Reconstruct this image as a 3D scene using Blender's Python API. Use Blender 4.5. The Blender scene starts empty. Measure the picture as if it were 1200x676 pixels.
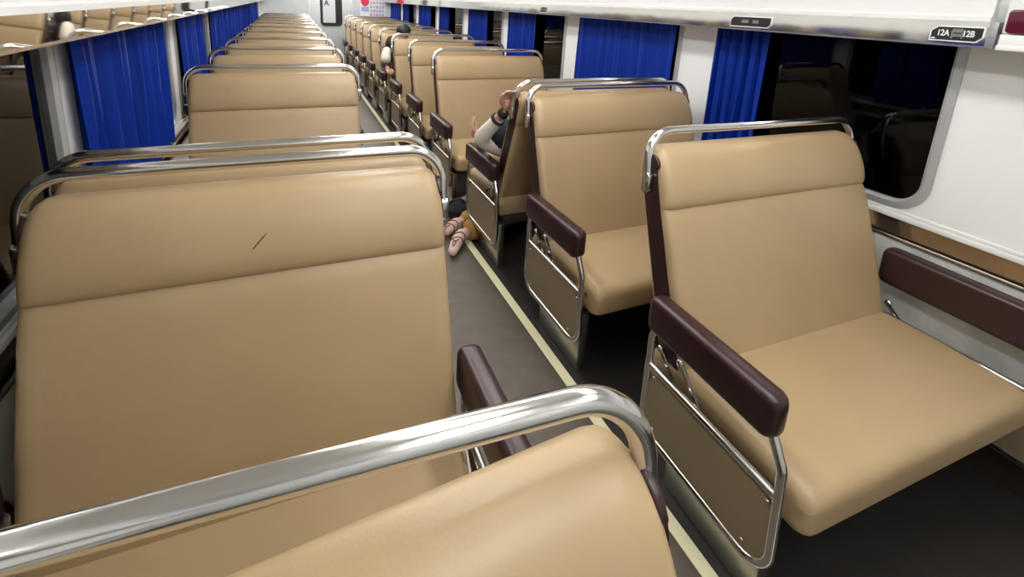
import bpy, bmesh, math, random
from mathutils import Vector, Matrix
random.seed(7)
C = bpy.context.scene.collection
PI = math.pi

# ------------------------------------------------------------------ materials
def mat(name, color, rough=.5, metal=0.0, spec=.5, bump=None, vary=None, emit=None):
    m = bpy.data.materials.new(name); m.use_nodes = True
    nt = m.node_tree; b = nt.nodes['Principled BSDF']
    b.inputs['Base Color'].default_value = (*color, 1)
    b.inputs['Roughness'].default_value = rough
    b.inputs['Metallic'].default_value = metal
    b.inputs['Specular IOR Level'].default_value = spec
    tc = nt.nodes.new('ShaderNodeTexCoord')
    if vary:                                   # (scale, amount): cloudy wear in the surface colour
        n = nt.nodes.new('ShaderNodeTexNoise'); n.inputs['Scale'].default_value = vary[0]; n.inputs['Detail'].default_value = 6
        nt.links.new(tc.outputs['Object'], n.inputs['Vector'])
        r = nt.nodes.new('ShaderNodeValToRGB')
        lo = tuple(c*(1-vary[1]) for c in color); hi = tuple(min(1, c*(1+vary[1])) for c in color)
        r.color_ramp.elements[0].position = .3; r.color_ramp.elements[1].position = .7
        r.color_ramp.elements[0].color = (*lo, 1); r.color_ramp.elements[1].color = (*hi, 1)
        nt.links.new(n.outputs['Fac'], r.inputs['Fac']); nt.links.new(r.outputs['Color'], b.inputs['Base Color'])
    if bump:                                   # list of (scale, strength, distance)
        prev = None
        for sc, st, di in bump:
            n = nt.nodes.new('ShaderNodeTexNoise'); n.inputs['Scale'].default_value = sc; n.inputs['Detail'].default_value = 3
            nt.links.new(tc.outputs['Object'], n.inputs['Vector'])
            bp = nt.nodes.new('ShaderNodeBump'); bp.inputs['Strength'].default_value = st; bp.inputs['Distance'].default_value = di
            nt.links.new(n.outputs['Fac'], bp.inputs['Height'])
            if prev: nt.links.new(prev.outputs['Normal'], bp.inputs['Normal'])
            prev = bp
        nt.links.new(prev.outputs['Normal'], b.inputs['Normal'])
    if emit:
        b.inputs['Emission Color'].default_value = (*emit[0], 1); b.inputs['Emission Strength'].default_value = emit[1]
    return m

M = {}
M['leather'] = mat('tan_leatherette', (.415, .298, .165), .36, spec=.5, bump=[(260, .12, .002), (5, .3, .012)], vary=(3.5, .05))
M['maroon'] = mat('maroon_vinyl', (.030, .011, .013), .30, spec=.5, bump=[(180, .1, .002)])
M['chrome'] = mat('chrome', (.72, .71, .69), .16, 1.0, bump=[(60, .05, .002)])
M['mirror'] = mat('polished_steel', (.80, .79, .76), .07, 1.0, bump=[(1.6, .11, .02)])
M['clearmirror'] = mat('mirror_steel', (.80, .79, .76), .03, 1.0)
M['steel'] = mat('brushed_steel', (.50, .49, .45), .32, 1.0, vary=(6, .15))
M['panel'] = mat('brown_laminate', (.27, .205, .125), .32, spec=.4, vary=(8, .05))
M['base'] = mat('dark_brown_paint', (.035, .026, .022), .5)
M['white'] = mat('white_wall_panel', (.76, .77, .77), .38, spec=.4, bump=[(4, .08, .01)])
M['white_trim'] = mat('white_trim', (.74, .75, .74), .35)
M['wornwhite'] = mat('worn_white_wall', (.58, .58, .55), .55, vary=(9, .22))
M['ceil'] = mat('white_ceiling', (.8, .8, .78), .6)
M['frame'] = mat('grey_window_frame', (.44, .45, .46), .38, .35)
M['band'] = mat('polished_bronze_band', (.42, .33, .24), .12, .9)
M['endwall'] = mat('pale_grey_panel', (.64, .67, .68), .45, vary=(2, .05))
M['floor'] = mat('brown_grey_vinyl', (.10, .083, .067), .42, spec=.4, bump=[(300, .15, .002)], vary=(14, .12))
M['floordark'] = mat('shaded_side_floor', (.022, .019, .017), .5, vary=(14, .15))  # darker side floor, with the shade under the seats put into its colour
M['strip'] = mat('cream_strip', (.80, .76, .50), .45)
M['black'] = mat('black_plastic', (.012, .012, .012), .35)
M['rubber'] = mat('black_rubber', (.02, .02, .021), .6)
M['plate_white'] = mat('white_enamel', (.85, .85, .85), .4)
M['iconmat'] = mat('grey_enamel', (.2, .2, .2), .4)
M['darkred'] = mat('dark_red_plastic', (.09, .006, .022), .15, spec=.6)
M['skin'] = mat('skin', (.52, .29, .21), .5)
M['hair'] = mat('black_hair', (.01, .009, .009), .5, bump=[(90, .5, .01)])
M['jacket'] = mat('white_knit', (.72, .68, .6), .8, bump=[(120, .4, .004)])
M['navy'] = mat('navy_knit', (.012, .016, .035), .85, bump=[(80, .5, .006)])
M['cuff'] = mat('dark_rib_knit', (.02, .013, .015), .85)
M['mustard'] = mat('mustard_cloth', (.36, .21, .045), .8, bump=[(14, .6, .03)])
M['darkcloth'] = mat('black_cloth', (.012, .012, .016), .8, bump=[(18, .6, .03)])
M['pink'] = mat('pale_pink_knit', (.62, .42, .36), .8)
M['pinkline'] = mat('dark_pattern', (.10, .05, .05), .8)
M['shawl'] = mat('cream_cloth', (.75, .70, .58), .8)
M['poster'] = mat('poster_paper', (.85, .85, .86), .5)
M['pblue'] = mat('poster_blue', (.35, .45, .80), .5)
M['pred'] = mat('poster_red', (.75, .03, .08), .5)
M['ppink'] = mat('poster_pink', (.80, .45, .5), .5)
M['lamp'] = mat('lamp_diffuser', (.9, .9, .9), .5, emit=((1.0, .985,   .955), 15.0))

# patterned cloth of the seated passenger
def cloth_pattern():
    m = mat('dark_patterned_cloth', (.02, .015, .018), .8)
    nt = m.node_tree; b = nt.nodes['Principled BSDF']
    tc = nt.nodes.new('ShaderNodeTexCoord'); v = nt.nodes.new('ShaderNodeTexVoronoi'); v.inputs['Scale'].default_value = 22
    r = nt.nodes.new('ShaderNodeValToRGB'); r.color_ramp.interpolation = 'CONSTANT'
    r.color_ramp.elements[0].color = (.16, .10, .11, 1); r.color_ramp.elements[1].color = (.02, .013, .016, 1); r.color_ramp.elements[1].position = .32
    nt.links.new(tc.outputs['Object'], v.inputs['Vector']); nt.links.new(v.outputs['Distance'], r.inputs['Fac']); nt.links.new(r.outputs['Color'], b.inputs['Base Color'])
    return m
M['pattern'] = cloth_pattern()

def curtain_mat():
    m = mat('royal_blue_curtain', (.002, .024, .25), .5, spec=.15, bump=[(220, .15, .002)])
    return m
M['curtain'] = curtain_mat()

def glass_mat():
    m = bpy.data.materials.new('night_window_glass'); m.use_nodes = True
    nt = m.node_tree; nt.nodes.remove(nt.nodes['Principled BSDF'])
    out = nt.nodes['Material Output']
    fr = nt.nodes.new('ShaderNodeFresnel'); fr.inputs['IOR'].default_value = 1.33
    gl = nt.nodes.new('ShaderNodeBsdfGlossy'); gl.inputs['Roughness'].default_value = .015
    tr = nt.nodes.new('ShaderNodeBsdfTransparent'); tr.inputs['Color'].default_value = (.35, .37, .38, 1)
    mx = nt.nodes.new('ShaderNodeMixShader')
    nt.links.new(fr.outputs['Fac'], mx.inputs['Fac']); nt.links.new(tr.outputs['BSDF'], mx.inputs[1]); nt.links.new(gl.outputs['BSDF'], mx.inputs[2])
    nt.links.new(mx.outputs['Shader'], out.inputs['Surface'])
    return m
M['glass'] = glass_mat()

# ------------------------------------------------------------------ helpers
def obj(name, bm, m, parent=None, smooth=True):
    me = bpy.data.meshes.new(name)
    bmesh.ops.recalc_face_normals(bm, faces=bm.faces)
    bm.to_mesh(me); bm.free()
    for p in me.polygons: p.use_smooth = smooth
    if smooth:
        try: me.set_sharp_from_angle(angle=math.radians(40))
        except Exception: pass
    ms = m if isinstance(m, (list, tuple)) else [m]
    for k in ms: me.materials.append(M[k])
    o = bpy.data.objects.new(name, me); C.objects.link(o)
    if parent: o.parent = parent
    return o
def tag(o, label=None, cat=None, group=None, kind=None):
    if label: o['label'] = label
    if cat: o['category'] = cat
    if group: o['group'] = group
    if kind: o['kind'] = kind
    return o
def empty(name, loc):
    o = bpy.data.objects.new(name, None); C.objects.link(o); o.location = loc; o.empty_display_size = .1
    return o
def copy_tree(o, parent=None):
    c = o.copy(); C.objects.link(c); c.parent = parent
    for ch in list(o.children): copy_tree(ch, c)
    return c

def add_box(bm, x0, x1, y0, y1, z0, z1, bev=0, seg=2):
    b2 = bmesh.new()
    vs = [b2.verts.new((x, y, z)) for x in (x0, x1) for y in (y0, y1) for z in (z0, z1)]
    for f in ((0, 1, 3, 2), (4, 6, 7, 5), (0, 4, 5, 1), (2, 3, 7, 6), (0, 2, 6, 4), (1, 5, 7, 3)): b2.faces.new([vs[i] for i in f])
    bmesh.ops.recalc_face_normals(b2, faces=b2.faces)
    if bev: bmesh.ops.bevel(b2, geom=b2.edges[:], offset=bev, segments=seg, profile=.5, affect='EDGES')
    merge(bm, b2)
def merge(bm, b2, mi=0):
    mp = {}
    for v in b2.verts: mp[v] = bm.verts.new(v.co)
    for f in b2.faces:
        try:
            nf = bm.faces.new([mp[v] for v in f.verts]); nf.material_index = mi
        except ValueError: pass
    b2.free()
def box(*a, **k):
    bm = bmesh.new(); add_box(bm, *a, **k); return bm

def fillet(pts, rad, n=6, closed=False):
    P = [Vector(p) for p in pts]; out = []
    N = len(P)
    for i in range(N):
        if not closed and i in (0, N-1): out.append(P[i]); continue
        a, b, c = P[i-1], P[i], P[(i+1) % N]
        r = rad[i] if isinstance(rad, (list, tuple)) else rad
        d1 = (a-b).normalized(); d2 = (c-b).normalized()
        ang = d1.angle(d2)
        if r <= 0 or ang > PI-.02: out.append(b); continue
        t = min(r/math.tan(ang/2), (a-b).length*.49, (c-b).length*.49)
        rr = t*math.tan(ang/2)
        cen = b+(d1+d2).normalized()*(rr/math.sin(ang/2))
        s, e = b+d1*t-cen, b+d2*t-cen
        tot = s.angle(e)
        for k in range(n+1):
            f = k/n
            v = (s*math.sin((1-f)*tot)+e*math.sin(f*tot))/math.sin(tot)
            out.append(cen+v)
    return out
def add_tube(bm, pts, r, seg=10, closed=False, cap=True):
    P = [Vector(p) for p in pts]; N = len(P); rings = []
    rs = r if isinstance(r, (list, tuple)) else [r]*N
    nrm = None
    for i in range(N):
        if closed: t = (P[(i+1) % N]-P[i-1]).normalized()
        else: t = (P[min(i+1, N-1)]-P[max(i-1, 0)]).normalized()
        if nrm is None:
            h = Vector((0, 0, 1)) if abs(t.z) < .9 else Vector((1, 0, 0))
            nrm = t.cross(h).normalized()
        else: nrm = (nrm-t*nrm.dot(t)).normalized()
        bi = t.cross(nrm)
        rings.append([bm.verts.new(P[i]+(nrm*math.cos(2*PI*k/seg)+bi*math.sin(2*PI*k/seg))*rs[i]) for k in range(seg)])
    for i in range(N if closed else N-1):
        A, B = rings[i], rings[(i+1) % N]
        for k in range(seg): bm.faces.new((A[k], A[(k+1) % seg], B[(k+1) % seg], B[k]))
    if not closed and cap:
        bm.faces.new(rings[0][::-1]); bm.faces.new(rings[-1])
def tube(pts, r, **k):
    bm = bmesh.new(); add_tube(bm, pts, r, **k); return bm

def loft(loops):
    """skin a list of closed loops (same count), cap both ends"""
    bm = bmesh.new(); R = [[bm.verts.new(p) for p in l] for l in loops]; n = len(R[0])
    for i in range(len(R)-1):
        for k in range(n): bm.faces.new((R[i][k], R[i][(k+1) % n], R[i+1][(k+1) % n], R[i+1][k]))
    for e in (R[0], R[-1]):
        c = bm.verts.new(sum((v.co for v in e), Vector())/n)
        for k in range(n): bm.faces.new((e[k], e[(k+1) % n], c))
    return bm
def prism_x(poly, x0, x1, bev=0):
    """polygon in (y,z) extruded along x"""
    bm = bmesh.new()
    A = [bm.verts.new((x0, y, z)) for y, z in poly]; B = [bm.verts.new((x1, y, z)) for y, z in poly]
    n = len(poly)
    bm.faces.new(A); bm.faces.new(B[::-1])
    for k in range(n): bm.faces.new((A[k], B[k], B[(k+1) % n], A[(k+1) % n]))
    if bev:
        ed = [e for e in bm.edges if abs(e.verts[0].co.x-e.verts[1].co.x) < 1e-6]
        bmesh.ops.bevel(bm, geom=ed, offset=bev, segments=2, profile=.5, affect='EDGES')
    return bm
def rrect(y0, y1, z0, z1, r, n=6):
    out = []
    for cy, cz, a0 in ((y1-r, z1-r, 0), (y0+r, z1-r, 90), (y0+r, z0+r, 180), (y1-r, z0+r, 270)):
        for k in range(n+1):
            a = math.radians(a0+90*k/n); out.append((cy+r*math.cos(a), cz+r*math.sin(a)))
    return out
def eased(o, lvl=0): return o

def baked(name, o, parent=None):
    """replace an object carrying modifiers / curve data by its plain mesh"""
    dg = bpy.context.evaluated_depsgraph_get(); dg.update()
    me = bpy.data.meshes.new_from_object(o.evaluated_get(dg)); me.name = name
    mats = [m for m in o.data.materials]
    bpy.data.objects.remove(o)
    n = bpy.data.objects.new(name, me); C.objects.link(n)
    if not me.materials:
        for m in mats: me.materials.append(m)
    if parent: n.parent = parent
    return n
def skin(name, chains, m, parent=None, lvl=2):
    """chains: list of lists of (x,y,z,r); a chain may start with an int index (chain, vert) tuple to branch from an existing vertex"""
    verts, rad, edges, roots = [], [], [], []
    idx = []
    for ch in chains:
        cur = []; prev = None; start = 0
        if len(ch[0]) == 2:
            prev = idx[ch[0][0]][ch[0][1]]; start = 1; cur.append(prev)
        else: roots.append(len(verts))
        for p in ch[start:]:
            verts.append(p[:3]); rad.append(p[3]); i = len(verts)-1
            if prev is not None: edges.append((prev, i))
            prev = i; cur.append(i)
        idx.append(cur)
    me = bpy.data.meshes.new(name); me.from_pydata(verts, edges, []); me.materials.append(M[m])
    o = bpy.data.objects.new(name, me); C.objects.link(o)
    s = o.modifiers.new('s', 'SKIN'); s.use_smooth_shade = True
    for i, r in enumerate(rad):
        me.skin_vertices[0].data[i].radius = (r, r)
        me.skin_vertices[0].data[i].use_root = i in roots
    sb = o.modifiers.new('b', 'SUBSURF'); sb.levels = lvl; sb.render_levels = lvl
    return baked(name, o, parent)
def ellipsoid(c, r, seg=20, ring=12, z0=-1.0, z1=1.0, wob=0):
    bm = bmesh.new()
    loops = []
    for i in range(ring+1):
        z = z0+(z1-z0)*i/ring
        a = math.asin(max(-1, min(1, z))) if False else None
        th = math.acos(max(-1, min(1, -z0))) if False else None
        loops.append(z)
    # use polar steps for an even surface
    a0, a1 = math.asin(max(-1, z0)), math.asin(min(1, z1))
    R = []
    for i in range(ring+1):
        a = a0+(a1-a0)*i/ring
        row = []
        for k in range(seg):
            p = 2*PI*k/seg; w = 1+wob*math.sin(3*p+5*a)*math.cos(a)
            row.append(bm.verts.new((c[0]+r[0]*math.cos(a)*math.cos(p)*w, c[1]+r[1]*math.cos(a)*math.sin(p)*w, c[2]+r[2]*math.sin(a))))
        R.append(row)
    for i in range(ring):
        for k in range(seg): bm.faces.new((R[i][k], R[i][(k+1) % seg], R[i+1][(k+1) % seg], R[i+1][k]))
    bm.faces.new(R[0][::-1]); bm.faces.new(R[-1])
    bmesh.ops.remove_doubles(bm, verts=bm.verts, dist=1e-5)
    return bm
def text_mesh(name, s, size, m, mw, parent=None, ext=.0008, bold=.02):
    cu = bpy.data.curves.new(name, 'FONT'); cu.body = s; cu.size = size; cu.extrude = ext; cu.offset = bold*size
    cu.align_x = 'CENTER'; cu.align_y = 'CENTER'; cu.materials.append(M[m])
    o = bpy.data.objects.new(name, cu); C.objects.link(o)
    n = baked(name, o)
    n.data.transform(mw)
    if parent: n.parent = parent
    return n

# ------------------------------------------------------------------ camera (fitted to the photograph)
F_PX, PPX, PPY = 552.89, 571.88, 134.45
YAW, PITCH, ROLL = .3987, .2295, .0476
cam = bpy.data.cameras.new('camera'); camo = bpy.data.objects.new('camera', cam); C.objects.link(camo)
cy, sy, cp, sp, cr, sr = math.cos(YAW), math.sin(YAW), math.cos(PITCH), math.sin(PITCH), math.cos(ROLL), math.sin(ROLL)
fw = Vector((sy*cp, cy*cp, -sp)); rt = Vector((cy, -sy, 0)); up = rt.cross(fw)
r2 = rt*cr+up*sr; u2 = -rt*sr+up*cr
mw = Matrix((r2, u2, -fw)).transposed().to_4x4(); mw.translation = Vector((-.8779, 0, 1.5106))
camo.matrix_world = mw
cam.sensor_fit = 'HORIZONTAL'; cam.sensor_width = 36; cam.lens = 36*F_PX/1200
cam.shift_x = (600-PPX)/1200; cam.shift_y = -(338-PPY)/1200
cam.clip_start = .02; cam.clip_end = 60
bpy.context.scene.camera = camo

# ------------------------------------------------------------------ carriage dimensions
XR, XL = 1.30, -1.47           # inner faces of the side walls
Y0, Y1 = -1.4, 11.35           # behind the camera, end wall
ZC = 2.25
P, YA = .8621, .2617           # seat pitch, first backrest
def yc(row): return YA+P*(row-1)-.3135
SEAT = {'L': (-.9613, .8726), 'R': (.6961, 1.0)}

# ------------------------------------------------------------------ the train seat
FL = [(.070, .350), (.259, .893), (.3135, 1.069)]      # leaning front line of the backrest (y, z)
def front_y(z):
    (a, b), (c, d), (e, f) = FL
    if z <= d: return a+(c-a)*(z-b)/(d-b)
    return c+(e-c)*(z-d)/(f-d)
ZB, ZS, ZT, TH = .375, .893, 1.078, .108
def back_profile():
    """closed loop (y, z): front face upwards, over the rounded head, rear face down"""
    zr = ZT-TH/2
    front = []
    for k in range(27):
        z = ZB+(ZS-ZB)*k/26; t = k/26
        front.append((front_y(z)-.014*(max(0, math.sin(PI*t))**.35), z, 'b'))
    def bez(p, q, r, t_, n):
        out = []
        for k in range(1, n+1):
            t = k/n; u = 1-t
            out.append(tuple(u**3*p[i]+3*u*u*t*q[i]+3*u*t*t*r[i]+t**3*t_[i] for i in (0, 1)))
        return out
    hd = bez((0, ZS), (-.018, ZS+.008), (-.019, .960), (-.011, 1.005), 12)+bez((-.011, 1.005), (-.003, 1.045), (.012, ZT), (TH/2, ZT), 12)
    for dy, z in hd[:-1]: front.append((front_y(z)+dy, z, 'h'))
    top = [(front_y(ZT)+TH/2, ZT, 't')]
    rear = [(2*front_y(z)+TH-y, z, k) for y, z, k in reversed(front)]
    return front+top+rear
PROF = back_profile()
def make_backrest(hw, f):
    xs = [-hw, -hw+.003, -hw+.008, -hw+.016, -hw+.028, -hw+.045, -hw+.07]
    xs = xs+[-hw+.07+(2*hw-.14)*k/14 for k in range(1, 14)]+[-x for x in reversed(xs)]
    loops = []
    for x in xs:
        d = hw-abs(x)
        e = .026-math.sqrt(max(0, .026**2-max(0, .026-d)**2))
        R = .05; e2 = R-math.sqrt(max(0, R**2-max(0, R-d)**2)); e2 = min(e2, .034)
        L = []
        for y, z, k in PROF:
            ym = front_y(z)+TH/2
            yy = y+(ym-y)*min(1, e/(TH/2))*.9
            zz = z
            if z > ZS: zz = z-e2*((z-ZS)/(ZT-ZS))
            if z < ZB+.03: zz = max(zz, ZB+e*.8)
            sag = .004*math.sin(2.3*x+1)*(z-ZB)
            L.append((x, f*(yy+sag), zz))
        loops.append(L)
    return loft(loops)
def make_side_panel(xa, xb, f):
    zr = 1.005
    poly = []
    for k in range(15):
        z = .40+(zr-.40)*k/14; t = k/14
        poly.append((front_y(z)+.016+.006*t, z))
    yt = front_y(zr)
    for k in range(1, 9):
        a = PI-PI*k/9
        poly.append((yt+TH/2+(TH/2-.015)*math.cos(a), zr+.050*math.sin(a)))
    for k in range(15):
        z = zr-(zr-.40)*k/14
        poly.append((front_y(z)+TH-.012, z))
    return prism_x([(y*f, z) for y, z in poly], xa, xb, .004)
def make_cushion(hw, f):
    prof = []
    y0, y1, z0, z1 = -.330, .235, .308, .428
    def arc(cyy, cz, r, a0, a1, n=7):
        for k in range(n+1):
            a = math.radians(a0+(a1-a0)*k/n); prof.append((cyy+r*math.cos(a), cz+r*math.sin(a)))
    arc(y0+.022, z0+.022, .022, 270, 180); arc(y0+.045, z1-.045, .045, 180, 90)
    for k in range(1, 12): prof.append((y0+.045+(y1-y0-.09)*k/12, z1+.010*math.sin(PI*k/12)))
    arc(y1-.045, z1-.045, .045, 90, 0); arc(y1-.022, z0+.022, .022, 0, -90)
    xs = [-hw, -hw+.004, -hw+.012, -hw+.024, -hw+.04, -hw+.07]
    xs = xs+[-hw+.07+(2*hw-.14)*k/10 for k in range(1, 10)]+[-x for x in reversed(xs)]
    loops = []
    for x in xs:
        d = hw-abs(x); R = .035; e = R-math.sqrt(max(0, R*R-max(0, R-d)**2)); e = min(e, .03)
        loops.append([(x, f*y*(1-e*.6/.31), z-(e if z > .39 else 0)+(e*.3 if z < .35 else 0)) for y, z in prof])
    return loft(loops)
def rounded_bar(x0, x1, y0, y1, z0, z1, r):
    """armrest: soft rectangular section lofted along y with rounded ends"""
    loops = []
    R = .03
    n = 7
    ys = [y0+R*(1-math.cos(PI/2*k/n)) for k in range(n+1)]+[y1-R*(1-math.cos(PI/2*k/n)) for k in range(n, -1, -1)]
    for i, y in enumerate(ys):
        d = min(y-y0, y1-y); e = R-math.sqrt(max(0, R*R-max(0, R-d)**2)); e *= .8
        e = min(e, (x1-x0)/2-r*.4-.004)
        rr = r
        loops.append([(x, y, z) for x, z in rrect(x0+e, x1-e, z0+e, z1-e, min(rr, (x1-x0)/2-e-.001), 5)])
    return loft(loops)

def make_seat(side, face, rivets=False):
    xcen, W = SEAT[side]; hw = W/2; A = -1 if side == 'R' else 1; f = 1 if face == 'c' else -1
    root = empty('train_seat', (0, 0, 0))
    obj('backrest', make_backrest(hw-.002, f), 'leather', root)
    for s in (-1, 1):
        xa, xb = sorted((s*(hw-.014), s*(hw-.001)))
        obj('side_panel', make_side_panel(xa, xb, f), 'maroon', root)
    # chrome rail over the headrest
    yr, zr = f*.3675, 1.127; xo = hw+.008
    pts = fillet([(-xo, f*.338, .935), (-xo, yr, zr), (xo, yr, zr), (xo, f*.338, .935)], [0, .088, .088, 0], 12)
    rail = obj('grab_rail', tube(pts, .0145, seg=14), 'chrome', root)
    for s in (-1, 1):
        xa, xb = sorted((s*(hw-.001), s*(hw+.021)))
        obj('rail_bracket', prism_x([(f*a, b) for a, b in rrect(.325, .358, .925, .995, .012, 4)], xa, xb, .003), 'chrome', rail)
    obj('seat_cushion', make_cushion(hw+.004, f), 'leather', root)
    bm = bmesh.new(); add_box(bm, -hw+.02, hw-.02, -.24, .22, .262, .309, .008); obj('seat_frame', bm, 'base', root)
    for s in (A, -A):
        aisle = s == A
        gap = (XR-xcen-hw) if side == 'R' else (xcen-hw-XL)
        aw = .066 if (aisle or side == 'R') else .04
        a0 = hw+.009
        xa, xb = sorted((s*a0, s*(a0+aw))); xm = (xa+xb)/2
        if aisle: ya_, yb_, za, zb = -.245, .200, .530, .647
        else: ya_, yb_, za, zb = (-.44 if side == 'R' else -.30), .160, .525, .668
        obj('armrest', rounded_bar(xa, xb, ya_, yb_, za, zb, .02), 'maroon', root)
        # chrome loop below it
        fo = 0 if aisle or side == 'L' else -.17
        loop = fillet([(xm, -.225+fo, za+.02), (xm, -.270+fo, .47), (xm, -.288+fo, .155), (xm, .185, .155), (xm, .190, .50), (xm, .165, .545), (xm, .10, za+.03)],
                      [0, .07, .075, .075, .05, .03, 0], 8)
        bm = bmesh.new(); add_tube(bm, loop, .0125, seg=10)
        add_tube(bm, [(xm, -.282+fo, .395), (xm, .188, .395)], .0115, seg=10)
        obj('armrest_frame', bm, 'chrome', root)
        pan = prism_x(rrect(-.276+fo, .176, .167, .384, .062, 6), xm-.005, xm+.005)
        po = obj('armrest_panel', pan, 'panel', root)
        if rivets and aisle:
            for ry, rz in ((-.255, .365), (.155, .365), (-.215, .19), (.13, .19)):
                obj('rivet', ellipsoid((xm+s*.005, ry, rz), (.004, .006, .006), 10, 6), 'chrome', po)
        # flip-over links
        for (q0, q1, ox) in (((.10, .455), (-.03, .335), .0), ((.185, .44), (.07, .33), .0)):
            bm = bmesh.new()
            xx = s*(hw+(.004 if aisle else .016))
            add_tube(bm, [(xx, f*q0[0], q0[1]), (xx, f*q1[0], q1[1])], .008, seg=8)
            merge(bm, ellipsoid((xx+s*.004, f*q0[0], q0[1]), (.008, .013, .013), 12, 6))
            obj('pivot_link', bm, 'chrome', root)
        if aisle:
            xa, xb = sorted((s*(hw-.030), s*(hw+.010)))
            bm = bmesh.new(); add_box(bm, xa, xb, -.25, .09, 0, .270, .006)
            obj('pedestal', bm, 'steel', root)
        else:
            xa, xb = sorted((s*(hw-.08), s*(hw+gap-.012)))
            bm = bmesh.new(); add_box(bm, xa, xb, -.16, .16, .285, .322, .006); obj('wall_bracket', bm, 'base', root)
    return root

order = ['second', 'third', 'fourth', 'fifth', 'sixth', 'seventh', 'eighth', 'ninth', 'tenth']
Llab = {1: 'tan train seat nearest the camera, its rolled top and chrome rail crossing the bottom edge',
        2: 'large tan train seat front left, faint scratch on its headrest, facing the camera',
        3: 'tan train seat turned away, back to back with the large front-left seat, only top visible',
        4: 'tan train seat in left row by the first blue curtains, just past the back-to-back pair'}
for i in range(9): Llab[5+i] = ('tan train seat in left row, %s seat beyond the back-to-back pair' % order[i]) if i < 8 else 'last tan train seat of the left row, by the grey end wall'
Rlab = {2: 'nearest tan train seat of the right row, whole seat visible under the seat number plate',
        3: 'second tan train seat in right row, back to back with a seat turned away',
        4: 'tan train seat turned away, in right row, with a hand gripping its chrome rail',
        5: 'tan train seat in right row facing the reclining person in the white jacket'}
for r, w in ((6, 'first'), (7, 'second')): Rlab[r] = 'tan train seat in right row, %s one behind the seat facing the white jacket' % w
Rlab[7] = 'tan train seat in right row directly in front of the black-haired person'
Rlab[8] = 'tan train seat in right row that the black-haired person sits on'
for i, r in enumerate(range(9, 13)): Rlab[r] = 'tan train seat in right row, %s seat behind the black-haired person' % (['first']+order)[i]
Rlab[13] = 'last tan train seat of the right row, below the wall poster'
face = {('L', 3): 'a', ('R', 4): 'a'}
protos = {}
seats = {}
for side, lab in (('L', Llab), ('R', Rlab)):
    for row in sorted(lab):
        fc = face.get((side, row), 'c'); key = (side, fc, row in (2, 3) and side == 'R')
        if key not in protos: o = protos[key] = make_seat(*key)
        else: o = copy_tree(protos[key])
        o.location = (SEAT[side][0], yc(row), 0)
        tag(o, lab[row], 'seat', 'tan train seats in the %s row' % ('left' if side == 'L' else 'right'))
        seats[(side, row)] = o

for ch in seats[('L', 4)].children:
    if ch.name.startswith('grab_rail'): ch.location.z -= .014
for ch in seats[('L', 2)].children:
    if ch.name.startswith('backrest'):
        q = obj('scratch', tube([(-.015, .2640, .955), (.004, .2705, .975), (.014, .2745, .985)], [.0012, .0016, .0008], seg=6), 'base', ch)
        q['label'] = 'short dark scratch'
seats[('L', 1)].rotation_euler.z = -.053; seats[('L', 1)].location += Vector((-.048, .030, 0))
for ch in seats[('L', 1)].children:                 # its tired backrest hangs a little to the window side
    if ch.name.split('.')[0] in ('backrest', 'side_panel'):
        ch.rotation_euler = (0, -.053, .076); ch.location = (.093, -.028, -.033)
seats[('R', 2)].rotation_euler.z = -.022; seats[('R', 2)].location.y -= .008
seats[('L', 2)].rotation_euler.z = -.018; seats[('L', 2)].location += Vector((-.007, 0, 0))
# ------------------------------------------------------------------ carriage shell
def struct(name, bm, m, parent=None, smooth=False):
    o = obj(name, bm, m, parent, smooth)
    if not parent: o['kind'] = 'structure'
    return o
struct('floor', box(XL-.1, XR+.1, Y0, Y1, -.06, 0), 'floor')
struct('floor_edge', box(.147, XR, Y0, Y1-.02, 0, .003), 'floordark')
struct('trim_1', box(.104, .147, Y0, Y1-.02, .0, .004, bev=.0015), 'strip')
struct('ceiling', box(XL-.1, XR+.1, Y0, Y1, ZC, ZC+.06), 'ceil')
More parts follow.
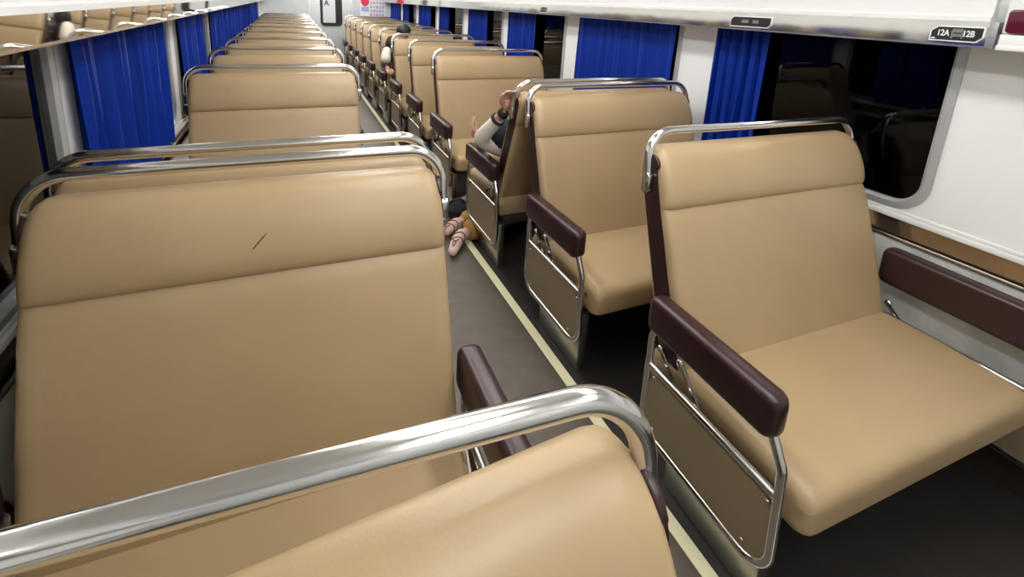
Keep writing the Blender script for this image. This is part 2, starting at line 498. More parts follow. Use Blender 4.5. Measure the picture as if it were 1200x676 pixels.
# windows along each wall: (y0, y1)
ZW0, ZW1 = .815, 1.60
WR = [(-.46, .56+.0)]
WR = [(.90+1.32*k, .90+1.32*k+1.05) for k in range(8)]
WL_ = [(1.64+1.31*k+.10, 1.64+1.31*(k+1)-.05) for k in range(-1, 7)]
def side_wall(name, x, sgn, wins):
    cu = bpy.data.curves.new(name, 'CURVE'); cu.dimensions = '2D'; cu.fill_mode = 'BOTH'; cu.extrude = .02
    def spl(pts):
        s = cu.splines.new('POLY'); s.points.add(len(pts)-1)
        for p, q in zip(s.points, pts): p.co = (q[0], q[1], 0, 1)
        s.use_cyclic_u = True
    spl([(Y0, .79), (Y1, .79), (Y1, ZC), (Y0, ZC)])
    for a, b in wins: spl(rrect(a+.015, b-.015, ZW0+.015, ZW1-.015, .095))
    cu.materials.append(M['white'])
    o = bpy.data.objects.new(name, cu); C.objects.link(o)
    w = baked(name, o)
    w.data.transform(Matrix(((0, 0, 1, x+sgn*.02), (1, 0, 0, 0), (0, 1, 0, 0), (0, 0, 0, 1))))
    w['kind'] = 'structure'
    # lower wall, recessed metal band, moulding: one continuous panel each
    struct('wall_%s_lower' % name.split('_')[1], box(*sorted((x-sgn*.01, x+sgn*.04)), Y0, Y1, 0, .695), 'wornwhite')
    struct('wall_shade_strip_%s' % name.split('_')[1], box(*sorted((x-sgn*.014, x-sgn*.008)), Y0, Y1, .003, .30), 'base')  # added dark strip: dimness at the wall foot put into colour
    struct('trim_%d' % (2 if sgn > 0 else 5), box(*sorted((x+sgn*.004, x+sgn*.04)), Y0, Y1, .695, .765), 'band')
    bm = bmesh.new()
    add_box(bm, *sorted((x-sgn*.014, x+sgn*.02)), Y0, Y1, .765, .786, .005)
    add_box(bm, *sorted((x-sgn*.007, x+sgn*.02)), Y0, Y1, .786, .800, .004)
    struct('trim_%d' % (3 if sgn > 0 else 6), bm, 'white_trim', smooth=True)
    bm = bmesh.new(); add_box(bm, *sorted((x-sgn*.018, x+sgn*.02)), Y0, Y1, .683, .695, .004)
    struct('trim_%d' % (4 if sgn > 0 else 7), bm, 'steel', smooth=True)
side_wall('wall_right', XR, 1, WR)
side_wall('wall_left', XL, -1, WL_)
def window(n, x, sgn, a, b):
    outer = rrect(a-.012, b+.012, ZW0-.012, ZW1+.012, .115, 8); inner = rrect(a+.022, b-.022, ZW0+.022, ZW1-.022, .085, 8)
    mid = rrect(a+.012, b-.012, ZW0+.012, ZW1-.012, .10, 8)
    bm = bmesh.new()
    rings = []
    for poly, xx in ((outer, x+sgn*.004), (outer, x-sgn*.006), (mid, x-sgn*.012), (inner, x-sgn*.004), (inner, x+sgn*.03)):
        rings.append([bm.verts.new((xx, y, z)) for y, z in poly])
    k = len(outer)
    for i in range(4):
        for j in range(k): bm.faces.new((rings[i][j], rings[i][(j+1) % k], rings[i+1][(j+1) % k], rings[i+1][j]))
    o = struct('window_%d' % n, bm, 'frame', smooth=True)
    bm = prism_x(rrect(a+.02, b-.02, ZW0+.02, ZW1-.02, .085, 8), *sorted((x+sgn*.012, x+sgn*.016)))
    g = obj('window_glass', bm, 'glass', o, False)
    g['label'] = 'dark night window pane'
n = 1
for a, b in WR: window(n, XR, 1, a, b); n += 1
for a, b in WL_: window(n, XL, -1, a, b); n += 1
# end walls
struct('wall_back', box(XL, XR, Y1, Y1+.06, 0, ZC), 'endwall')
struct('wall_front', box(XL, XR, Y0-.06, Y0, 0, ZC), 'endwall')
# carriage door in the end wall
bm = bmesh.new(); add_box(bm, -.46, .40, Y1-.03, Y1-.001, .0, 2.0, .006)
d = struct('door_1', bm, 'endwall', smooth=True)
def ring_y(poly_o, poly_i, ya, yb):
    bm = bmesh.new(); k = len(poly_o); R = []
    for poly, yy in ((poly_o, yb), (poly_o, ya), (poly_i, ya), (poly_i, yb)): R.append([bm.verts.new((p[0], yy, p[1])) for p in poly])
    for i in range(3):
        for j in range(k): bm.faces.new((R[i][j], R[i][(j+1) % k], R[i+1][(j+1) % k], R[i+1][j]))
    return bm
def plate_y(poly, ya, yb):
    bm = bmesh.new(); k = len(poly)
    A = [bm.verts.new((p[0], ya, p[1])) for p in poly]; B = [bm.verts.new((p[0], yb, p[1])) for p in poly]
    bm.faces.new(A); bm.faces.new(B[::-1])
    for j in range(k): bm.faces.new((A[j], B[j], B[(j+1) % k], A[(j+1) % k]))
    return bm
yd = Y1-.03
obj('door_window_frame', ring_y(rrect(-.26, .205, .875, 1.62, .09), rrect(-.215, .16, .92, 1.575, .05), yd-.02, yd+.002), 'rubber', d, True)
obj('door_window_pane', plate_y(rrect(-.22, .165, .915, 1.58, .05), yd-.006, yd-.001), 'black', d, False)
s = obj('door_notice', plate_y(rrect(-.205, .06, .945, 1.57, .02), yd-.010, yd-.0065), 'endwall', d, False)
s['label'] = 'pale grey notice behind the door window'
text_mesh('notice_letter', 'A', .16, 'black', Matrix(((1, 0, 0, -.125), (0, 0, 1, yd-.0105), (0, 1, 0, 1.37), (0, 0, 0, 1))), s)
obj('door_frame', ring_y([(-.50, .0), (-.50, 2.04), (.44, 2.04), (.44, 0)], [(-.462, .0), (-.462, 2.002), (.402, 2.002), (.402, 0)], Y1-.045, Y1-.001), 'white_trim', d, False)
# poster on the end wall
t = empty('wall_poster', (.90, Y1-.002, 1.22)); tag(t, 'white poster with red disc and blue and red grid on end wall', 'poster')
bm = plate_y([(-.29, -.13), (.29, -.13), (.29, .42), (-.29, .42)], -.006, -.001); obj('poster_sheet', bm, 'poster', t, False)
bm = plate_y([(-.185+.095*math.cos(2*PI*k/24), .235+.115*math.sin(2*PI*k/24)) for k in range(24)], -.009, -.0062); obj('poster_disc', bm, 'pred', t, False)
bm = plate_y([(-.27, .0), (-.10, .0), (-.10, .11), (-.27, .11)], -.008, -.0062); obj('poster_block', bm, 'pblue', t, False)
for mname, off in (('pblue', 0), ('ppink', 1)):
    bm = bmesh.new()
    for i in range(5):
        for j in range(5):
            if (i+j) % 2 == off:
                x0, z0 = -.07+.068*i, -.10+.09*j
                merge(bm, plate_y([(x0, z0), (x0+.045, z0), (x0+.045, z0+.06), (x0, z0+.06)], -.008, -.0062))
    obj('poster_grid', bm, mname, t, False)

# ------------------------------------------------------------------ luggage racks
def rack(side):
    if side == 'R':
        sg, xi, xw, zb, zt, ya = 1, 1.12, XR, 1.455, 1.530, .785
        lab = 'right luggage rack with polished fascia above the windows and white lip'
    else:
        sg, xi, xw, zb, zt, ya = -1, -1.32, XL, 1.397, 1.455, Y0+.02
        lab = 'left luggage rack with mirror-polished fascia reflecting the seats'
    t = empty('luggage_rack', (xi, ya, zb)); tag(t, lab, 'luggage rack', 'luggage racks')
    yb = Y1-.02
    FB, FT = (.0, .0) if side == 'R' else (.004, .0)
    def part(name, poly, m, y0=ya, y1=yb, par=t):
        bm = bmesh.new()
        A = [bm.verts.new(((x-0)*1.0-t.location.x, y0-t.location.y, z-t.location.z)) for x, z in poly]
        B = [bm.verts.new((x-t.location.x, y1-t.location.y, z-t.location.z)) for x, z in poly]
        k = len(poly); bm.faces.new(A); bm.faces.new(B[::-1])
        for j in range(k): bm.faces.new((A[j], B[j], B[(j+1) % k], A[(j+1) % k]))
        return obj(name, bm, m, par, False)
    part('fascia', [(xi+sg*FB, zb), (xi+sg*FT, zt), (xi+sg*.018, zt), (xi+sg*.022, zb)], 'mirror' if side == 'R' else 'clearmirror')
    part('fascia_bead', [(xi+sg*.004, zb-.007), (xi+sg*.004, zb+.003), (xi+sg*.024, zb+.003), (xi+sg*.024, zb-.007)], 'chrome')
    part('lip', [(xi-sg*.006, zt), (xi-sg*.006, zt+.014), (xi+sg*.002, zt+.020), (xi+sg*.002, zt+.105), (xi+sg*.02, zt+.115), (xi+sg*.03, zt)], 'white_trim')
    part('shelf', [(xi+sg*.022, zb+.012), (xw-sg*.001, zb+.045), (xw-sg*.001, zb+.065), (xi+sg*.022, zb+.032)], 'ceil')
    if side == 'R':
        part('end_cap', [(xi-.004, zb-.006), (xi-.004, zt+.0), (xi+.05, zt), (xi+.05, zb-.006)], 'chrome', ya-.022, ya-.0005)
    return t
rackR = rack('R'); rackL = rack('L')
# equipment housing that continues the rack towards the camera
t = empty('equipment_housing', (1.12, .74, 1.45)); tag(t, 'white overhead housing with dark red window at the right edge', 'housing')
bm = bmesh.new()
add_box(bm, .0, XR-1.12-.002, -1.2, .018, .01, .045, .004)
add_box(bm, .004, XR-1.12-.002, -1.2, .018, .045, .30, .006)
add_box(bm, -.004, .02, -1.2, .018, -.004, .012, .003)
obj('housing_body', bm, 'white_trim', t)
obj('red_window', prism_x(rrect(-.30, .008, .048, .118, .012, 4), -.006, .006, .002), 'darkred', t)

# seat number plates on the right fascia
def number_plate(y, txt, lab, long=.13, icon=True):
    t = empty('seat_number_plate', (1.120, y, 1.488)); tag(t, lab, 'seat number plate', 'seat number plates')
    # poly in (v, z): v runs to the right as seen from inside (towards -y)
    h, L = .021, long/2
    def poly(g): return [(-(a), b) for a, b in [(-L-g, -h-g), (-L-g, h*.35), (-L+.016, h+g), (L+g, h+g), (L+g, -h*.35), (L-.014, -h-g)]]
    tilt = Matrix.Rotation(0, 4, 'Y')
    A = [obj('plate_rim', prism_x(poly(.004), -.0065, .0015), 'plate_white', t, False), obj('plate_face', prism_x(poly(0), -.0080, -.0064), 'black', t, False)]
    def face_m(dy, dz, xx): return Matrix(((0, 0, -1, xx), (-1, 0, 0, dy), (0, 1, 0, dz), (0, 0, 0, 1)))
    if txt:
        A.append(text_mesh('lettering', txt[0], .027, 'plate_white', face_m(.0335, .001, -.0082) @ Matrix.Diagonal((.72, 1, 1, 1)), t))
        A.append(text_mesh('lettering', txt[1], .027, 'plate_white', face_m(-.0315, .001, -.0082) @ Matrix.Diagonal((.72, 1, 1, 1)), t))
        bm = bmesh.new()
        add_box(bm, -.0090, -.0078, -.017, .010, .004, .016, .0004, 1); add_box(bm, -.0090, -.0078, -.017, .010, -.009, .000, .0004, 1)
        add_box(bm, -.0090, -.0078, -.019, -.014, -.015, .012, .0004, 1); add_box(bm, -.0090, -.0078, .007, .012, -.015, .012, .0004, 1)
        A.append(obj('seat_symbol', bm, 'iconmat', t, False))
        bm = bmesh.new(); add_box(bm, -.0088, -.0078, .052, .062, -.018, -.014); A.append(obj('small_mark', bm, 'plate_white', t, False))
    else:
        bm = bmesh.new()
        add_box(bm, -.0086, -.0078, .008, .045, -.006, .008); add_box(bm, -.0086, -.0078, -.045, -.015, -.006, .008); A.append(obj('worn_marks', bm, 'iconmat', t, False))
    for o in A: o.data.transform(tilt)
number_plate(.858, ('12A', '12B'), 'black seat number plate reading 12A and 12B on polished fascia')
number_plate(1.62, None, 'dark unlit seat number plate in middle of right polished fascia', .21)
number_plate(3.62, None, 'tiny far seat number plate on right polished fascia above third window', .11)

# ------------------------------------------------------------------ curtains
def curtain(x, sgn, ya, yb, zt, zb, lab, folds, amp=.022, lean=0.0, seed=0, gather=1.0, grp=''):
    rnd = random.Random(seed)
    ph = [rnd.uniform(0, 6.3) for _ in range(4)]
    bm = bmesh.new(); nu, nv = max(40, folds*14), 22
    base = sgn*.030
    R = []
    for side in (0, 1):
        rows = []
        for j in range(nv+1):
            v = j/nv; z = zt+(zb-zt)*v
            row = []
            for i in range(nu+1):
                u = i/nu
                a = amp*(.65+.35*v)
                w = math.sin(2*PI*folds*u+ph[0]+.5*math.sin(3*v+ph[1]))+.45*math.sin(2*PI*folds*1.73*u+ph[2]+.8*v)+.2*math.sin(2*PI*folds*3.1*u+ph[3])
                yy = ya+(yb-ya)*u
                mid = (ya+yb)/2
                yy = mid+(yy-mid)*(gather+(1-gather)*(2*v-1)**2)+lean*v+.010*math.sin(2*PI*folds*u+ph[2])*v
                row.append(bm.verts.new((x-base-sgn*a*w*.42-sgn*(.002 if side else 0), yy, z+.006*math.sin(2*PI*folds*u+ph[1])*v)))
            rows.append(row)
        R.append(rows)
    for s in (0, 1):
        for j in range(nv):
            for i in range(nu): bm.faces.new((R[s][j][i], R[s][j][i+1], R[s][j+1][i+1], R[s][j+1][i]))
    for j in range(nv):
        for i in (0, nu): bm.faces.new((R[0][j][i], R[0][j+1][i], R[1][j+1][i], R[1][j][i]))
    for i in range(nu):
        for j in (0, nv): bm.faces.new((R[0][j][i], R[1][j][i], R[1][j][i+1], R[0][j][i+1]))
    cuv = obj('curtain', bm, 'curtain'); tag(cuv, lab, 'curtain', grp)
    return cuv
GR, GL = 'blue curtains on the right windows', 'blue curtains on the left windows'
curtain(XR, 1, 1.62, 1.93, 1.478, .80, 'narrow gathered blue curtain beside the large dark window on the right', 5, .045, seed=1, grp=GR)
curtain(XR, 1, 2.235, 3.30, 1.478, .80, 'wide drawn blue curtain between two white pillars, right wall', 12, .030, seed=2, grp=GR)
ords = ['first', 'second', 'third', 'fourth', 'fifth', 'sixth']
curtain(XR, 1, 4.02, 4.64, 1.478, .80, 'half-drawn blue curtain beyond the wide drawn one on the right wall', 7, .03, seed=3, grp=GR)
for k in range(4, 8):
    a, b = .90+1.32*(k-1)+(.0), .90+1.32*(k-1)+1.05
    a, b = WR[k][0] if k < 8 else a, WR[k][1] if k < 8 else b
for i, (a, b) in enumerate([(WR[k][0], WR[k][1]) for k in range(3, 8)]):
    curtain(XR, 1, a+(.40, .55, .22, .5, .02)[i], b-.02, 1.478, .80, 'distant blue curtain on right wall, %s one beyond the half-drawn curtain' % ords[i], 10, .03, seed=10+i, grp=GR)
curtain(XL, -1, 1.62, 2.12, 1.425, .80, 'near panel of the bright blue curtain pair, left wall by the dark window', 5, .062, lean=.02, seed=21, gather=.97, grp=GL)
curtain(XL, -1, 2.15, 2.64, 1.425, .80, 'far panel of the bright blue curtain pair on the left wall', 5, .062, lean=-.01, seed=22, gather=.97, grp=GL)
curtain(XL, -1, 3.05, 3.76, 1.425, .80, 'darker blue curtain between two white pillars, left wall', 6, .050, seed=23, grp=GL)
curtain(XL, -1, 4.20, 5.44, 1.425, .80, 'distant blue curtain on left wall, first beyond the second white pillar', 12, .040, seed=24, grp=GL)
curtain(XL, -1, 5.46, 6.62, 1.425, .80, 'distant blue curtain on left wall, second beyond the second white pillar', 12, .040, seed=25, grp=GL)
curtain(XL, -1, 6.64, 7.52, 1.425, .80, 'distant blue curtain on left wall, third beyond the second white pillar', 12, .040, seed=26, grp=GL)
curtain(XL, -1, 8.0, 9.6, 1.425, .80, 'farthest blue curtain on the left wall near the end wall', 12, .040, seed=27, grp=GL)

# ------------------------------------------------------------------ people
def hand(w, d, side, m_r=.010, curl=.5, spread=1.0, nrm=None):
    """chains of a hand: w wrist point, d pointing direction, side = across direction (towards the thumb), nrm = palm normal"""
    w, d, sd, nm = Vector(w), Vector(d).normalized(), Vector(side).normalized(), Vector(nrm).normalized()
    out = [[(*w, .021), (*(w+d*.045), .028), (*(w+d*.075), .026)]]
    for k, (off, ln) in enumerate(((.028, .068), (.010, .078), (-.009, .072), (-.026, .056))):
        p0 = w+d*.060+sd*off; p1 = w+d*.088+sd*off*1.1*spread
        q1 = (d*math.cos(curl)+nm*math.sin(curl)); q2 = (d*math.cos(curl*2.2)+nm*math.sin(curl*2.2))
        p2 = p1+q1*ln*.5; p3 = p2+q2*ln*.5
        out.append([(*p0, .011), (*p1, .0105), (*p2, .0095), (*p3, .0075)])
    p0 = w+d*.03+sd*.015; p1 = w+d*.05+sd*.045+nm*.01; p2 = p1+(d*.8+sd*.35+nm*.3).normalized()*.035; p3 = p2+(d*.9+nm*.4).normalized()*.028
    out.append([(*p0, .013), (*p1, .0125), (*p2, .0105), (*p3, .008)])
    return out
# --- person reclining across the seat that is turned away
def L(p): return tuple(p)
ya4 = yc(4)
pr = empty('person', (.75, ya4, .43)); tag(pr, 'person reclining on turned-away seat in white jacket with dark cuffs, one hand gripping rail', 'person')
o_ = Vector(pr.location)
def off(ch): return [c if len(c) == 2 else (c[0]-o_.x, c[1]-o_.y, c[2]-o_.z, c[3]) for c in ch]
wA, eA, sA = (.172, 2.255, .955), (.098, 2.430, .748), (.47, 2.47, .590)
wB, eB, sB = (.165, 2.610, .690), (.40, 2.735, .600), (.49, 2.620, .600)
body = [
    [(.98, 2.54, .545, .105), (.80, 2.53, .560, .105), (.62, 2.525, .585, .115), (.50, 2.52, .60, .10), (.42, 2.50, .660, .055), (.36, 2.48, .705, .060), (.275, 2.465, .748, .082), (.21, 2.46, .768, .074)],
    [(0, 3), (*sA, .050), (.29, 2.45, .66, .042), (*eA, .036), (.130, 2.34, .855, .033), (*wA, .024)],
    [(0, 3), (*sB, .050), (*eB, .040), (.29, 2.685, .655, .034), (*wB, .024)],
    [(0, 0), (1.06, 2.60, .56, .085), (1.00, 2.74, .84, .058), (1.08, 2.78, .62, .048), (1.12, 2.76, .49, .036), (1.07, 2.83, .455, .032)],
    [(0, 0), (1.06, 2.50, .56, .085), (.94, 2.60, .88, .058), (1.00, 2.66, .64, .048), (1.03, 2.66, .49, .036), (.98, 2.73, .455, .032)],
    [(0, 7), (.20, 2.525, .805, .016)] if False else [(.240, 2.49, .815, .02), (.225, 2.50, .842, .012)],   # nose
]
body += hand(wA, (.08, -.28, .95), (-.9, .2, .2), nrm=(.35, -.9, -.2), curl=.55)
body += hand(wB, (-.35, .30, .85), (.3, .9, -.1), nrm=(.8, -.2, .3), curl=.35)
b_ = skin('body', [off(c) for c in body], 'skin', pr)
def clothes(name, chains, m, par=pr): return skin(name, [off(c) for c in chains], m, par)
clothes('jacket', [
    [(.93, 2.54, .55, .115), (.80, 2.53, .560, .118), (.62, 2.525, .585, .125), (.50, 2.52, .60, .11), (.44, 2.515, .635, .07)],
    [(0, 3), (*sA, .062), (.29, 2.45, .66, .056), (*eA, .054), (.128, 2.36, .83, .044), (.160, 2.285, .915, .038)],
    [(0, 3), (*sB, .062), (*eB, .056), (.30, 2.69, .652, .050), (.195, 2.625, .690, .042)]], 'jacket')
def band(name, a, b, ra, rb, m, par):
    a, b = Vector(a)-o_, Vector(b)-o_
    bm = bmesh.new(); add_tube(bm, [a, a+(b-a)*.15, a+(b-a)*.85, b], [ra*.96, ra, rb, rb*.96], seg=16)
    return obj(name, bm, m, par)
def lerp(a, b, t): return tuple(x+(y-x)*t for x, y in zip(a, b))
for t0, t1, rr in ((.70, .76, .0425), (.88, .98, .033)): band('cuff', lerp(eA, wA, t0), lerp(eA, wA, t1), rr, rr-.002, 'cuff', pr)
for t0, t1, rr in ((.66, .72, .0455), (.86, .96, .034)): band('cuff', lerp(eB, wB, t0), lerp(eB, wB, t1), rr, rr-.002, 'cuff', pr)
clothes('trousers', [
    [(.98, 2.54, .545, .112), (.90, 2.54, .55, .115)],
    [(0, 0), (1.06, 2.60, .56, .095), (1.00, 2.74, .84, .070), (1.08, 2.78, .62, .060), (1.11, 2.76, .52, .050)],
    [(0, 0), (1.06, 2.50, .56, .095), (.94, 2.60, .88, .070), (1.00, 2.66, .64, .060), (1.03, 2.66, .52, .050)]], 'navy')
cap = ellipsoid((0, 0, 0), (.098, .100, .115), 24, 14, -.25, 1, .01)
cap.transform(Matrix.Translation(Vector((.255, 2.462, .758))-o_) @ Matrix.Rotation(math.radians(-62), 4, 'Y'))
obj('knit_cap', cap, 'navy', pr)
for k, dz in ((0, .0), (1, .03)):
    bm = bmesh.new()
    add_tube(bm, [Matrix.Rotation(math.radians(-62), 3, 'Y') @ Vector((.099*math.cos(a)*math.sqrt(1-(dz/.115)**2), .101*math.sin(a)*math.sqrt(1-(dz/.115)**2), dz-.012)) + Vector((.255, 2.462, .758))-o_ for a in [2*PI*i/28 for i in range(28)]], .006, seg=8, closed=True)
    obj('cap_rib', bm, 'navy', pr)
# --- seated passenger further back
y8 = yc(8)
pr2 = empty('person', (.47, y8, .43)); tag(pr2, 'black-haired person in dark patterned clothes seated in right row, pale cloth on arm', 'person')
o_ = Vector(pr2.location); hx = .455
body = [
    [(hx+.02, y8+.06, .53, .12), (hx+.015, y8+.09, .68, .115), (hx+.005, y8+.12, .84, .12), (hx, y8+.125, .92, .09), (hx, y8+.11, .985, .05), (hx, y8+.09, 1.04, .062), (hx, y8+.085, 1.10, .078), (hx, y8+.095, 1.15, .068)],
    [(0, 3), (hx-.18, y8+.08, .90, .055), (hx-.245, y8-.02, .72, .042), (hx-.255, y8-.16, .685, .034), (hx-.258, y8-.21, .685, .024)],
    [(0, 3), (hx+.18, y8+.10, .90, .055), (hx+.24, y8-.02, .66, .042), (hx+.12, y8-.16, .60, .032), (hx+.07, y8-.20, .60, .024)],
    [(0, 0), (hx-.09, y8-.02, .52, .085), (hx-.11, y8-.36, .50, .062), (hx-.11, y8-.40, .26, .05), (hx-.11, y8-.38, .08, .036), (hx-.11, y8-.50, .04, .034)],
    [(0, 0), (hx+.11, y8-.02, .52, .085), (hx+.11, y8-.36, .50, .062), (hx+.11, y8-.40, .26, .05), (hx+.11, y8-.38, .08, .036), (hx+.11, y8-.50, .04, .034)],
    [(hx, y8+.02, 1.085, .018), (hx, y8-.01, 1.075, .013)],
    [(hx-.075, y8+.10, 1.09, .016), (hx-.088, y8+.105, 1.10, .012)], [(hx+.075, y8+.10, 1.09, .016), (hx+.088, y8+.105, 1.10, .012)],
]
body += hand((hx-.258, y8-.21, .685), (0, -1, -.05), (1, 0, 0), nrm=(0, -.1, -1), curl=.35)
body += hand((hx+.07, y8-.20, .60), (-.9, -.4, 0), (0, -.3, 1), nrm=(-.2, .9, -.2), curl=.35)
skin('body', [off(c) for c in body], 'skin', pr2)
clothes('patterned_dress', [
    [(hx+.02, y8+.06, .53, .135), (hx+.015, y8+.09, .68, .128), (hx+.005, y8+.12, .84, .132), (hx, y8+.125, .93, .095)],
    [(0, 2), (hx-.18, y8+.08, .90, .068), (hx-.245, y8-.02, .72, .058), (hx-.256, y8-.17, .69, .045)],
    [(0, 2), (hx+.18, y8+.10, .90, .068), (hx+.24, y8-.02, .66, .058), (hx+.10, y8-.17, .60, .042)],
    [(0, 0), (hx-.09, y8-.02, .52, .10), (hx-.11, y8-.36, .50, .078), (hx-.11, y8-.40, .26, .07), (hx-.11, y8-.38, .12, .06)],
    [(0, 0), (hx+.11, y8-.02, .52, .10), (hx+.11, y8-.36, .50, .078), (hx+.11, y8-.40, .26, .07), (hx+.11, y8-.38, .12, .06)]], 'pattern', pr2)
hb = ellipsoid((0, 0, 0), (.093, .105, .10), 24, 14, -.30, 1, .02); hb.transform(Matrix.Translation(Vector((hx, y8+.10, 1.125))-o_) @ Matrix.Rotation(.25, 4, 'X'))
obj('hair', hb, 'hair', pr2)
hb = ellipsoid((0, 0, 0), (.07, .06, .11), 16, 12, -1, 1, .03); hb.transform(Matrix.Translation(Vector((hx-.17, y8+.05, .96))-o_))
obj('dark_scarf', hb, 'hair', pr2)
for s in (-1, 1): obj('eye', ellipsoid((hx+s*.03-o_.x, y8+.015-o_.y, 1.108-o_.z), (.011, .006, .007), 10, 6), 'black', pr2)
bm = tube([Vector((hx-.02, y8+.018, 1.045))-o_, Vector((hx, y8+.010, 1.043))-o_, Vector((hx+.02, y8+.018, 1.045))-o_], .005, seg=6); obj('mouth', bm, 'darkred', pr2)
clothes('pale_cloth', [[(hx-.215, y8+.02, .93, .045), (hx-.245, y8-.03, .86, .060), (hx-.265, y8-.09, .78, .075), (hx-.27, y8-.13, .745, .05)]], 'shawl', pr2)
# --- person lying on the floor between the facing seats, legs reaching the aisle
pr3 = empty('person', (.75, 2.92, 0)); tag(pr3, 'person lying on floor under seats, mustard trousers and pale pink patterned socks in aisle', 'person')
o_ = Vector(pr3.location)
k1, a1, t1 = (.40, 2.815, .085), (.085, 2.775, .060), (-.015, 2.695, .040)
k2, a2, t2 = (.42, 2.720, .085), (.065, 2.610, .060), (-.045, 2.440, .034)
body = [
    [(.76, 2.93, .11, .10), (.90, 2.93, .115, .10), (1.02, 2.92, .12, .105), (1.08, 2.90, .12, .05), (1.12, 2.87, .125, .06), (1.165, 2.82, .125, .075), (1.19, 2.78, .125, .065)],
    [(0, 0), (.68, 2.90, .10, .075), (*k1, .055), (.25, 2.795, .075, .05), (*a1, .034), (.02, 2.73, .045, .032), (*t1, .022)],
    [(0, 0), (.68, 2.86, .09, .07), (*k2, .055), (.25, 2.665, .075, .05), (*a2, .034), (.01, 2.53, .045, .032), (*t2, .022)],
    [(0, 2), (1.0, 2.98, .14, .05), (.86, 3.04, .12, .04), (.72, 3.02, .07, .028)],
    [(0, 2), (1.0, 2.86, .10, .05), (.88, 2.79, .09, .04), (.76, 2.77, .06, .028)],
]
body += hand((.72, 3.02, .07), (-1, -.1, -.3), (0, -1, 0), nrm=(0, 0, -1), curl=.3)
body += hand((.76, 2.77, .06), (-1, .1, -.2), (0, 1, 0), nrm=(0, 0, -1), curl=.3)
skin('body', [off(c) for c in body], 'skin', pr3)
clothes('trousers', [
    [(.84, 2.93, .112, .112), (.76, 2.93, .112, .112)],
    [(0, 1), (.68, 2.90, .10, .09), (*k1, .075), (.25, 2.795, .078, .074), (.12, 2.782, .070, .066)],
    [(0, 1), (.68, 2.86, .095, .085), (*k2, .075), (.25, 2.665, .078, .078), (.105, 2.625, .070, .070)]], 'mustard', pr3)
clothes('dark_top', [
    [(.86, 2.93, .115, .112), (1.02, 2.92, .12, .118), (1.06, 2.905, .12, .07)],
    [(0, 1), (1.0, 2.98, .14, .062), (.86, 3.04, .12, .052), (.76, 3.025, .08, .038)],
    [(0, 1), (1.0, 2.86, .10, .062), (.88, 2.79, .09, .052), (.80, 2.775, .07, .038)]], 'darkcloth', pr3)
hb = ellipsoid((0, 0, 0), (.092, .092, .085), 20, 12, -.2, 1, .02); hb.transform(Matrix.Translation(Vector((1.18, 2.80, .13))-o_) @ Matrix.Rotation(.6, 4, 'Y')); obj('hair', hb, 'hair', pr3)
for (a, t, mid) in ((a1, t1, (.02, 2.73, .045)), (a2, t2, (.01, 2.53, .045))):
    so = clothes('sock', [[(*lerp(a, (.3, a[1]+.03, .075), .25), .042), (*a, .043), (*mid, .040), (*t, .026)]], 'pink', pr3)
    bm = bmesh.new()
    va, vm, vt = Vector(a)-o_, Vector(mid)-o_, Vector(t)-o_
    for q, rr in ((.25, .0425), (.75, .0405)):
        c = va+(vm-va)*q; ax = (vm-va).normalized(); s1 = ax.cross(Vector((0, 0, 1))).normalized(); s2 = s1.cross(ax)
        add_tube(bm, [c+(s1*math.cos(w)+s2*math.sin(w))*rr+ax*.012*math.sin(2*w) for w in [2*PI*i/20 for i in range(20)]], .0035, seg=6, closed=True)
    for sgn in (-1, 1):
        ax = (vt-vm).normalized(); s1 = ax.cross(Vector((0, 0, 1))).normalized()
        add_tube(bm, [vm+Vector((0, 0, .040))+s1*.02*sgn, vm+ax*.03+Vector((0, 0, .038))-s1*.01*sgn, vm+ax*.07+Vector((0, 0, .026))], .003, seg=6)
    obj('sock_pattern', bm, 'pinkline', so)

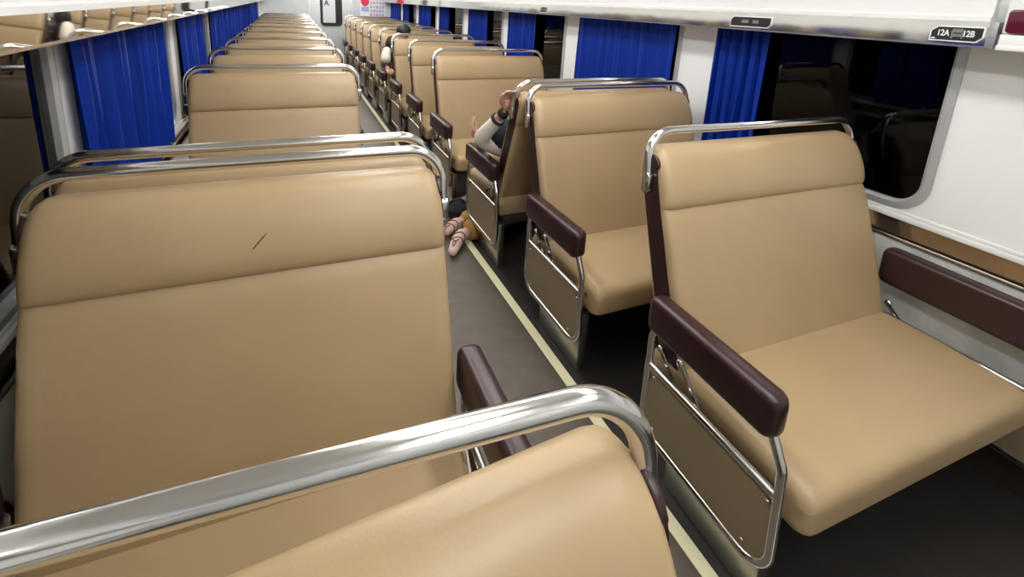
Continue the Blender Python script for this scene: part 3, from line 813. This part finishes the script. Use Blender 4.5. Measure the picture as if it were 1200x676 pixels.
# ------------------------------------------------------------------ things on the aisle floor
bm = ellipsoid((0, 0, .066), (.115, .085, .066), 28, 16, -1, 1, .06)
for v in bm.verts:
    v.co.z += .010*math.sin(40*v.co.x)*math.sin(33*v.co.y) if v.co.z > .03 else 0
    v.co.z = max(0, v.co.z)
t = empty('cloth_bag', (.165, 2.985, 0)); tag(t, 'small black cloth bag on aisle floor beside the mustard trousers', 'bag')
obj('bag_body', bm, 'darkcloth', t)
obj('bag_strap', tube(fillet([(-.06, -.02, .10), (-.05, -.03, .150), (.04, -.03, .150), (.05, -.02, .10)], .03), .007, seg=8), 'darkcloth', t)
t = empty('shoe', (.315, 3.165, 0)); tag(t, 'pale pink shoe on the floor by the seat pedestal behind the black bag', 'shoe')
loops = []
for i in range(13):
    u = i/12; x = -.12+.24*u; w = .036*(math.sin(PI*min(.98, max(.03, u*.94+.05)))**.5); h = .075-.030*max(0, (u-.35)/.65)
    if u > .9: h *= .75
    loops.append([(x, w*math.cos(a), .012+max(0, h*.5*(1+math.sin(a)))) for a in [2*PI*k/16 for k in range(16)]])
up_ = obj('shoe_upper', loft(loops), 'pink', t); t.rotation_euler = (0, 0, math.radians(200))
bm = bmesh.new(); A = []
outl = [(-.125+.25*u, .04*math.sin(PI*min(.97, max(.04, u)))**.5) for u in [k/14 for k in range(15)]]; outl = outl+[(x, -w) for x, w in reversed(outl)]
lo = [bm.verts.new((x, w, 0)) for x, w in outl]; hi = [bm.verts.new((x, w, .014)) for x, w in outl]
bm.faces.new(lo[::-1]); bm.faces.new(hi)
for k in range(len(outl)): bm.faces.new((lo[k], lo[(k+1) % len(outl)], hi[(k+1) % len(outl)], hi[k]))
obj('shoe_sole', bm, 'plate_white', t)

# ------------------------------------------------------------------ ceiling lamps
def lamp(x, y, lab):
    t = empty('ceiling_lamp', (x, y, ZC)); tag(t, lab, 'ceiling lamp', 'ceiling lamps above the aisle')
    bm = bmesh.new(); add_box(bm, -.13, .13, -.58, .58, -.035, -.001, .008); obj('lamp_housing', bm, 'white_trim', t)
    bm = bmesh.new(); add_box(bm, -.105, .105, -.55, .55, -.050, -.036, .005); obj('lamp_diffuser', bm, 'lamp', t)
    return t
k = 0
for x, sname in ((-.46, 'left'), (.30, 'right')):
    for i, y in enumerate([-.6, .85, 2.3, 3.75, 5.2, 6.65, 8.1, 9.55, 10.7]):
        lamp(x, y, 'long white ceiling lamp, number %d from the camera in the %s line' % (i+1, sname))

# ------------------------------------------------------------------ world and view
w = bpy.data.worlds.new('night'); bpy.context.scene.world = w; w.use_nodes = True
w.node_tree.nodes['Background'].inputs['Color'].default_value = (.002, .002, .003, 1)
w.node_tree.nodes['Background'].inputs['Strength'].default_value = 1
vs = bpy.context.scene.view_settings
vs.view_transform = 'Standard'; vs.look = 'None'; vs.exposure = 0; vs.gamma = 1; vs.use_curve_mapping = False
